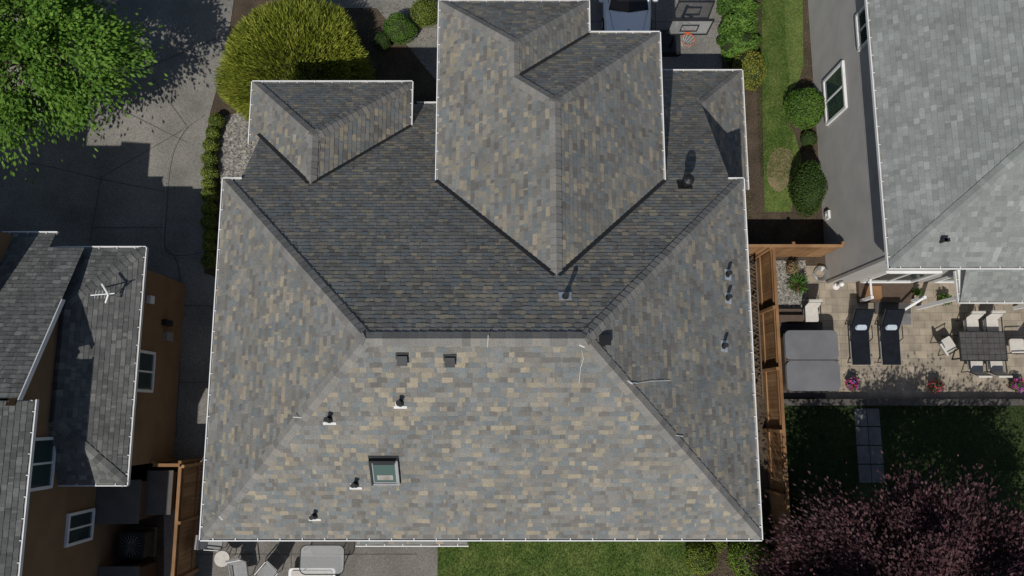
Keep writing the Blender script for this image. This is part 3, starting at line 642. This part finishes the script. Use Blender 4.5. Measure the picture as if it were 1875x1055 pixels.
# ================================================================ VEGETATION
def tree(name,base,crown,rad,ncl,nlf,ls,cols,trunk=.16,clr=(.45,.85),seed=1,trans=.3,droop=0.0,flat=.45):
    r=np.random.default_rng(seed);rt=root(name)
    u=r.normal(0,1,(ncl,3));u/=np.linalg.norm(u,axis=1,keepdims=True)
    rr=r.uniform(.3,1.12,(ncl,1))**.5;cc=np.array(crown)+u*rr*np.array(rad)
    cc[:,2]=np.maximum(cc[:,2],1.3)
    P=[];A=[];Nn=[]
    for c in cc:
        R=r.uniform(*clr);k=int(nlf*r.uniform(.5,1.3))
        out=(c-np.array(crown));out/=np.linalg.norm(out)+1e-6
        d=r.normal(0,.5,(k,3))*np.array([R,R,R*flat]);d+=out*(r.normal(0,.45,(k,1)))*R
        d[:,2]-=droop*(d[:,0]**2+d[:,1]**2)
        P.append(c+d)
        a=r.normal(0,.5,(k,3))+out*.9+d*.8;a[:,2]-=.2;A.append(a)
        nn=r.normal(0,.4,(k,3));nn[:,2]+=1;Nn.append(nn+out*.3)
    P=np.concatenate(P);A=np.concatenate(A);Nn=np.concatenate(Nn)
    lm=leafmat(name+'_leaf',cols,trans=trans)
    leaves('crown',P,A,Nn,r.uniform(.7,1.3,len(P))*ls,ls*.5*r.uniform(.7,1.3,len(P)),lm,rt)
    m=MB();b=Vector(base);top=Vector((crown[0],crown[1],crown[2]-rad[2]*.3))
    mid=b.lerp(top,.45)+Vector((.1,-.08,0));m.cyl(b,mid,trunk,trunk*.75,BARK,10);m.cyl(mid,top,trunk*.75,trunk*.5,BARK,10)
    for c in cc[::2]:
        c=Vector(c);s0=mid.lerp(top,random.random());k=s0.lerp(c,.5)+Vector((0,0,.2));m.cyl(s0,k,trunk*.32,trunk*.2,BARK,6);m.cyl(k,c,trunk*.2,trunk*.06,BARK,6)
    m.build('trunk_and_limbs',rt,smooth=True)
c=site(75,85,3.6)
tree('maple_tree',(c.x,c.y,0),(c.x-.4,c.y+.1,3.9),(3.5,3.2,1.5),100,430,.17,[(.045,.11,.015),(.105,.215,.025),(.2,.34,.05)],seed=3,clr=(.4,.8),trans=.35,flat=.35,droop=.25)
c=site(1690,1050,4.3)
tree('purple_plum_tree',(c.x,c.y-.5,0),(c.x+.3,c.y-1.1,4.2),(4.7,3.3,2.0),180,520,.13,[(.022,.01,.013),(.062,.027,.031),(.13,.058,.062)],seed=5,trans=.2,clr=(.4,.85))
tree('garden_tree',(8.3,-8.2,0),(8.6,-7.6,6.4),(2.0,1.6,2.0),60,420,.14,[(.03,.06,.012),(.06,.11,.02),(.1,.16,.03)],seed=8)
def shrub(name,px,py,rad,cols,n=5000,ls=.05,z=None,core=True,rough=.06,seed=None,sliver=False):
    zc=rad[2]*.9 if z is None else z
    c=site(px,py,zc);rt=root(name);Cn=np.array(c)
    lm=leafmat(name+'_leaf',cols,trans=.15 if not sliver else .35)
    d=rdir(int(n*1.35));d=d[d[:,2]>-.45][:n];k=len(d)
    ph=rng.uniform(0,6.28,6);bumpy=1+rough*sum(np.sin(d@rng.normal(0,3.5,3)+ph[i]) for i in range(6))/2
    rr=bumpy*rng.uniform(.9,1.03,k)
    if sliver: rr=bumpy*rng.uniform(.68,1.03,k)
    P=Cn+d*rr[:,None]*np.array(rad)
    if sliver:
        A=d*1.0+rng.normal(0,.28,(k,3));A[:,2]+=.25
        leaves('foliage',P,A,rdir(k),rng.uniform(.5,1.3,k)*ls*3.4,ls*.42,lm,rt)
    else:
        A=rng.normal(0,1,(k,3));leaves('foliage',P,A,d,rng.uniform(.7,1.3,k)*ls,ls*.7,lm,rt)
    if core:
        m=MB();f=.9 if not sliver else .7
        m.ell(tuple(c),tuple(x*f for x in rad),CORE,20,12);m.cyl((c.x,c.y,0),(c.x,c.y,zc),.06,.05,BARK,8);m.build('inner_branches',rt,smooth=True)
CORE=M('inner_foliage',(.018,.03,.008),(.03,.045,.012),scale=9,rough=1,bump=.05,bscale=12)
YG=[(.09,.13,.015),(.235,.27,.03),(.42,.44,.075)]
YG2=[(.1,.12,.015),(.2,.21,.03),(.34,.33,.06)]
GR=[(.035,.085,.012),(.075,.15,.02),(.13,.23,.035)]
BX=[(.08,.115,.015),(.15,.195,.025),(.25,.28,.045)]
DK=[(.02,.045,.008),(.04,.075,.012),(.07,.11,.02)]
shrub('golden_spirea_bush',540,128,(2.68,2.65,1.4),YG,n=46000,ls=.075,z=1.2,rough=.05,sliver=True)
for x,y,r in((397,222,.3),(391,243,.28),(386,266,.29),(384,291,.29),(384,316,.3),(383,338,.26),(383,358,.29),(382,382,.27),(382,407,.3),(384,430,.24),(383,452,.24),(384,477,.3)):
    shrub('boxwood_shrub',x,y,(r*1.03,r,r*1.1),BX,n=900,ls=.045)
shrub('rounded_shrub',732,52,(.62,.55,.6),GR,n=3500);shrub('rounded_shrub',778,24,(.55,.5,.6),BX,n=3000);shrub('rounded_shrub',700,75,(.35,.35,.35),DK,n=1200)
shrub('rounded_shrub',1370,128,(.62,.75,.7),YG2,n=4500);shrub('rounded_shrub',1474,198,(.72,.72,.75),GR,n=5500,ls=.06)
shrub('columnar_shrub',1478,345,(.5,1.0,1.1),DK,n=6500,ls=.06);shrub('rounded_shrub',1480,255,(.3,.3,.3),DK,n=900)
for x,y in((1352,-30),(1350,10),(1356,48),(1352,82)): shrub('laurel_hedge',x,y,(.72,.55,.55),GR,n=2600,ls=.1,rough=.15)
shrub('rounded_shrub',1283,1022,(.55,.55,.5),BX,n=3200,ls=.05);shrub('rounded_shrub',1373,1022,(.78,.75,.65),[(.07,.12,.012),(.13,.2,.025),(.22,.29,.04)],n=5500,ls=.055)
shrub('rounded_shrub',1385,965,(.4,.5,.5),DK,n=1500);shrub('rounded_shrub',1310,995,(.35,.3,.3),BX,n=1200)
shrub('rounded_shrub',1462,930,(.35,.5,.5),DK,n=1500)
P=[];
for (x0,x1,y0,y1_,nn) in((8.2,9.0,6.5,17,1400),(6.5,8.8,-6,-3,900),(10.7,11.6,8,16,900),(-6,-2.3,11,16,900)):
    P.append(np.column_stack([rng.uniform(x0,x1,nn),rng.uniform(y0,y1_,nn),np.full(nn,.03)]))
P=np.concatenate(P);leaves('ground_cover',P,rdir(len(P))*[1,1,.3],np.tile([0,0,1.],(len(P),1)),.06,.04,leafmat('litter',[(.03,.03,.015),(.08,.06,.03),(.06,.09,.02),(.16,.12,.07)],trans=0))
# ================================================================ VEHICLE
def car(x,y,ang):
    m=MB();m.at(x,y,0,ang)
    st=[(-2.3,.55,.60),(-2.24,.72,.70),(-2.05,.84,.79),(-1.6,.89,.88),(-1.05,.91,.98),(-.5,.91,1.0),(1.6,.9,1.02),(2.1,.86,1.0),(2.3,.74,.9)]
    v=[];n=11
    for (yy,w,z) in st:
        v+=[(-w*.96,yy,.28),(-w,yy,.5),(-w*.99,yy,z-.2),(-w*.93,yy,z-.06),(-w*.8,yy,z),(0,yy,z+.035),(w*.8,yy,z),(w*.93,yy,z-.06),(w*.99,yy,z-.2),(w,yy,.5),(w*.96,yy,.28)]
    f=[]
    for i in range(len(st)-1):
        for j in range(n-1): f.append((i*n+j,i*n+j+1,(i+1)*n+j+1,(i+1)*n+j))
        f.append((i*n+n-1,i*n,(i+1)*n,(i+1)*n+n-1))
    f.append(tuple(range(n)));f.append(tuple(reversed(range((len(st)-1)*n,len(st)*n))))
    m.add(v,f,CARW)
    b=[(-.78,-1.1,.99),(.78,-1.1,.99),(.62,-.35,1.42),(-.62,-.35,1.42),(-.6,1.2,1.44),(.6,1.2,1.44),(.74,1.95,1.03),(-.74,1.95,1.03)]
    b2=[(0,-1.22,1.0),(0,-.38,1.45)]
    m.add(b+b2,[(0,8,9,3),(8,1,2,9),(4,5,6,7)],CARG);m.add(b,[(3,2,5,4)],CARW);m.add(b,[(0,3,4,7),(1,6,5,2)],CARG)
    m.add([(-.62,-.4,1.435),(.62,-.4,1.435),(.61,1.25,1.46),(-.61,1.25,1.46)],[(0,1,2,3)],CARW)
    for sx in(-1,1):
        m.tube([(sx*.79,-1.1,1.0),(sx*.63,-.36,1.43),(sx*.61,1.2,1.45),(sx*.76,1.95,1.03)],.035,CARW,8);m.tube([(sx*.8,.45,1.02),(sx*.63,.42,1.42)],.03,CARW,6)
        m.ell((sx*1.02,-.75,1.02),(.11,.07,.08),CARW,10,6);m.ell((sx*.66,-2.1,.72),(.16,.14,.07),CARG,10,6)
        for yy in(-1.42,1.42): m.cyl((sx*.74,yy,.33),(sx*.93,yy,.33),.33,.33,RUB,20);m.cyl((sx*.9,yy,.33),(sx*.94,yy,.33),.2,.2,ALU,12)
        m.tube([(sx*.3,-1.2,1.035),(sx*.3-.42,-1.05,1.06)],.012,BLACK,5);m.tube([(sx*.55,-1.9,.86),(sx*.72,-1.15,.985)],.006,DARK,4)
    m.box(-.5,.5,-2.3,-2.22,.42,.6,BLACK);m.cyl((0,-1.9,.86),(0,-1.9,.872),.07,.07,BLACK,14);m.box(-.25,.25,-2.33,-2.3,.42,.54,WHITE)
    m.build('parked_car',smooth=False)
car(4.42,16.2,0)
m=MB();m.at(6.12,13.12,0)
m.box(-.7,.7,-.012,.012,2.9,3.85,ACR)
for a in((-.72,.72,2.86,2.92),(-.72,.72,3.83,3.9),(-.3,.3,3.1,3.14),(-.3,.3,3.5,3.54)): m.box(a[0],a[1],-.03,.03,a[2],a[3],DARK)
for x in(-.72,.68): m.box(x,x+.04,-.028,.028,2.92,3.83,DARK)
for x in(-.3,.27): m.box(x,x+.03,-.026,.026,3.14,3.5,DARK)
pts=[(.23*math.cos(t),-.3+.23*math.sin(t),3.05) for t in[i*math.pi/8 for i in range(17)]];m.tube(pts,.012,ORANGE,6);m.box(-.08,.08,-.08,-.03,2.98,3.08,ORANGE)
for i in range(12):
    t=i*math.pi/6;m.cyl((.23*math.cos(t),-.3+.23*math.sin(t),3.04),(.12*math.cos(t+.4),-.3+.12*math.sin(t+.4),2.62),.006,.006,WHITE,4)
m.tube([(0,.9,0),(0,.75,2.6)],.06,DARK,10);m.tube([(0,.75,2.55),(0,.03,3.5)],.03,DARK,8);m.tube([(0,.78,2.1),(0,.03,3.0)],.03,DARK,8)
m.prism(rounded(.9,1.1,.15,4,0,1.1),0.02,.25,DARK,.15);m.build('basketball_hoop')
# ================================================================ PATIO FURNITURE
def chair(px,py,ang,cush=CUSH,fr=DARK,z=.05,name='patio_chair',cushh=.07):
    c=site(px,py,.45);m=MB();m.at(c.x,c.y,z,ang)
    for x in(-.26,.26):
        for y in(-.25,.25): m.cyl((x,y,0),(x*.95,y*.95,.42),.018,.018,fr,7)
        m.cyl((x*.95,.25,.42),(x*.93,.4,.92),.018,.018,fr,7);m.tube([(x*1.1,-.26,.62),(x*1.1,.3,.64)],.022,fr,7);m.tube([(x,-.24,.4),(x*1.1,-.26,.62)],.016,fr,6)
    m.tube([(-.25,.4,.92),(.25,.4,.92)],.018,fr,7)
    m.prism(rounded(.52,.52,.07,3),.41,.41+cushh,cush)
    v=[(-.25,.24,.5),(.25,.24,.5),(.25,.30,.5),(-.25,.30,.5),(-.24,.42,1.0),(.24,.42,1.0),(.24,.49,.99),(-.24,.49,.99)]
    m.add(v,[(3,2,1,0),(4,5,6,7),(0,1,5,4),(1,2,6,5),(2,3,7,6),(3,0,4,7)],cush)
    m.build(name,bevel=.012)
for x,y,a in((1777,598,0),(1813,597,0),(1784,668,math.pi),(1820,668,math.pi),(1732,632,math.pi/2+.5),(1860,634,-math.pi/2)): chair(x,y,a)
chair(1484,577,0,cush=CUSH)
c=site(1799,634,.75);m=MB();m.at(c.x,c.y,.05)
for i in range(8):
    for j in range(5): m.box(-.8+i*.2+.01,-.6+i*.2-.002,-.5+j*.2+.01,-.3+j*.2-.002,.7,.73,DECK)
m.box(-.83,.83,-.53,-.5,.67,.74,DARK);m.box(-.83,.83,.5,.53,.67,.74,DARK);m.box(-.83,-.8,-.5,.5,.67,.74,DARK);m.box(.8,.83,-.5,.5,.67,.74,DARK);m.box(-.8,.8,-.5,.5,.68,.7,DARK)
for x in(-.72,.72):
    for y in(-.42,.42): m.cyl((x,y,0),(x,y,.68),.03,.03,DARK,8)
m.build('dining_table')
def lounger(px,py):
    c=site(px,py,.35);m=MB();m.at(c.x,c.y,.05)
    for x in(-.34,.34):
        m.tube([(x,-.95,.32),(x,.45,.34)],.022,ALU,8);m.tube([(x,.3,.34),(x,1.0,.92)],.022,DARK,8)
        for y in(-.85,.55): m.cyl((x,y,0),(x,y,.33),.02,.02,DARK,8)
        m.tube([(x*1.05,-.1,.33),(x*1.1,0,.55),(x*1.1,.45,.55)],.018,DARK,7)
    m.add([(-.32,-.95,.33),(.32,-.95,.33),(.32,.3,.36),(-.32,.3,.36),(-.32,-.95,.38),(.32,-.95,.38),(.32,.3,.42),(-.32,.3,.42)],[(3,2,1,0),(4,5,6,7),(0,1,5,4),(1,2,6,5),(2,3,7,6),(3,0,4,7)],NAVY)
    m.add([(-.32,.3,.36),(.32,.3,.36),(.32,1.0,.93),(-.32,1.0,.93),(-.32,.28,.43),(.32,.28,.43),(.32,.96,.99),(-.32,.96,.99)],[(3,2,1,0),(4,5,6,7),(0,1,5,4),(1,2,6,5),(2,3,7,6),(3,0,4,7)],NAVY)
    m.prism(rounded(.42,.2,.08,4,0,.38),.5,.6,PILLOW,.15);m.build('sun_lounger',bevel=.01)
lounger(1573,620);lounger(1628,620)
c=site(1487,660,.95);m=MB();m.at(c.x,c.y,.1)
m.prism(rounded(1.86,2.08,.26,6),0,.78,TUBW)
m.prism(rounded(1.9,1.07,.2,6,0,.535),.78,.91,COVER,.02);m.prism(rounded(1.9,1.07,.2,6,0,-.535),.78,.9,COVER,.02)
m.box(-.93,.93,-.02,.02,.88,.925,DECK)
for x in(-.5,.5): m.box(x-.025,x+.025,-1.09,-1.07,.5,.85,BLACK)
m.build('hot_tub',bevel=.025)
m=MB();m.at(9.75,3.35,.1)
for i in range(2): m.box(-.1,.8,-.1-.0+i*.25,.15+i*.25,0,.4-i*.2,TUBW)
m.build('spa_steps')
def pot(px,py,cols,n=350,r=.22,ph=.3,name='flower_pot',spiky=False,h=.25):
    c=site(px,py,.3);rt=root(name);m=MB();m.at(c.x,c.y,.05);m.cyl((0,0,0),(0,0,ph),r*.65,r*.85,TERRA,16);m.cyl((0,0,ph),(0,0,ph+.03),r*.92,r*.92,TERRA,16);m.build('pot',rt)
    d=rdir(n);d[:,2]=abs(d[:,2]);P=np.array([c.x,c.y,ph+.05])+d*rng.uniform(.5,1,(n,1))*np.array([r*1.3,r*1.3,h])
    for i,cc in enumerate(cols):
        s=slice(i*n//len(cols),(i+1)*n//len(cols))
        leaves('blooms',P[s],(d[s]+rng.normal(0,.2,d[s].shape)) if spiky else rng.normal(0,1,d[s].shape),rdir(len(P[s])) if spiky else d[s],.28 if spiky else .07,.035 if spiky else .06,leafmat('bloom',[cc,tuple(x*1.2 for x in cc)],trans=.1),rt)
FG=(.04,.1,.015)
pot(1560,703,[FG,FG,(.4,.04,.25),(.5,.05,.08),(.2,.08,.4)]);pot(1712,706,[FG,FG,(.55,.04,.08),(.5,.1,.22)]);pot(1862,706,[FG,FG,(.35,.06,.35),(.5,.05,.2)])
pot(1460,522,[FG,(.07,.15,.03)],n=260,r=.3,name='potted_plant',spiky=True)
pot(1728,549,[FG,(.08,.16,.03)],n=300,r=.2,name='potted_plant');pot(1677,535,[FG,(.08,.16,.03)],n=120,r=.14,name='potted_plant')
pot(1450,492,[(.14,.12,.05),(.2,.17,.09)],n=160,r=.22,name='potted_plant')
c=site(1500,503);m=MB();m.at(c.x,c.y,.05)
m.tube([(r*math.cos(t),r*math.sin(t),.03+.0015*i) for i,(t,r) in enumerate([(k*.45,.16+.0016*k) for k in range(75)])],.012,ALU,5);m.build('garden_hose')
c=site(1530,525);m=MB();m.at(c.x,c.y,.05);m.cyl((0,0,0),(0,0,.08),.13,.1,WHITE,14);m.cyl((0,0,.08),(0,0,.4),.05,.04,WHITE,10);m.ell((0,0,.48),(.09,.09,.11),WHITE,12,8);m.build('garden_statue')
# flag on a staff in the patio corner
c=site(1585,512,0);m=MB();m.at(c.x,c.y,.05,math.radians(200))
m.tube([(-.25,0,0),(-.05,0,1.15),(.12,0,1.75)],.014,WHITE,6)
def pt(u,v,o=0): return (.08-v*.5+u*.35,.07*math.sin(u*7+v*2)-.12*u+.2*v,1.65-.42*v*.5-u*.5+o)
for i in range(13):
    for j in range(8):
        u0,u1=j/8,(j+1)/8;v0,v1=i/13,(i+1)/13
        mat=BLUE if (i<7 and j<3) else (RED if i%2==0 else FWH)
        m.add([pt(u0,v0),pt(u1,v0),pt(u1,v1),pt(u0,v1)],[(0,1,2,3)],mat)
for i in range(3):
    for j in range(3):
        x,y,zz=pt(.07+j*.12,.1+i*.16)
        m.box(x-.012,x+.012,y-.012,y+.012,zz-.012,zz+.012,FWH)
m.build('american_flag')
m=MB();m.at(site(1575,470).x,site(1575,470).y,0,.5);m.box(-.35,.35,-.09,.09,0,.5,CREAM);m.box(-.4,.4,-.13,.13,.5,.56,WHITE);m.build('garden_bench',bevel=.01)
c=site(407,1023,.7);m=MB();m.at(c.x,c.y,.03);m.cyl((0,0,.68),(0,0,.71),.26,.26,CUSH,28);m.cyl((0,0,.66),(0,0,.68),.27,.27,ALU,28)
for i in range(3):
    t=i*2.1;m.cyl((.2*math.cos(t),.2*math.sin(t),0),(.1*math.cos(t),.1*math.sin(t),.67),.014,.014,ALU,6)
m.build('side_table')
SL=M('gray_sling',(.28,.28,.28),(.22,.22,.22),rough=.8)
chair(440,1045,.2,cush=SL,fr=ALU,z=.03);chair(490,1050,-.7,cush=SL,fr=ALU,z=.03);chair(395,990,1.5,cush=SL,fr=ALU,z=.03)
c=site(590,1025,.7);m=MB();m.at(c.x,c.y,.03);m.prism(rounded(1.5,.95,.2,5),.68,.69,ACR)
o=rounded(1.5,.95,.2,5);m.tube([(x,y,.685) for x,y in o+[o[0]]],.018,DARK,7)
for x in(-.6,.6):
    for y in(-.33,.33): m.cyl((x,y,0),(x,y,.68),.02,.02,DARK,7)
m.build('glass_patio_table')
c=site(570,1058,.5);m=MB();m.at(c.x,c.y,.03);m.prism(rounded(1.6,.6,.1,4),.3,.42,WHITE);m.prism(rounded(1.4,.45,.08,4),.42,.46,CUSH)
for x in(-.7,.7): m.box(x-.03,x+.03,-.25,.25,0,.3,WHITE)
m.build('patio_bench')
# ================================================================ LIGHT / CAMERA
sc=bpy.context.scene
L=Vector((.3,.75,-1)).normalized()
sun=bpy.data.lights.new('sun','SUN');sun.energy=3.7;sun.angle=math.radians(.53);sun.color=(1,.965,.905)
so=bpy.data.objects.new('sun',sun);sc.collection.objects.link(so);so.rotation_euler=L.to_track_quat('-Z','Y').to_euler()
w=bpy.data.worlds.new('World');sc.world=w;w.use_nodes=True;nt=w.node_tree
sk=nt.nodes.new('ShaderNodeTexSky');sk.sky_type='NISHITA';sk.sun_disc=False
sk.sun_elevation=math.asin(-L.z);sk.sun_rotation=math.atan2(-L.x,-L.y)%(2*math.pi)
bg=nt.nodes['Background'];nt.links.new(sk.outputs[0],bg.inputs[0]);bg.inputs[1].default_value=.068
cam=bpy.data.cameras.new('camera');cam.sensor_width=36;cam.lens=F/1875*36;cam.clip_end=1000
co=bpy.data.objects.new('camera',cam);sc.collection.objects.link(co);co.location=(0,0,CZ);co.rotation_euler=(TH,0,0);sc.camera=co
sc.view_settings.view_transform='Standard';sc.view_settings.look='None';sc.view_settings.exposure=0
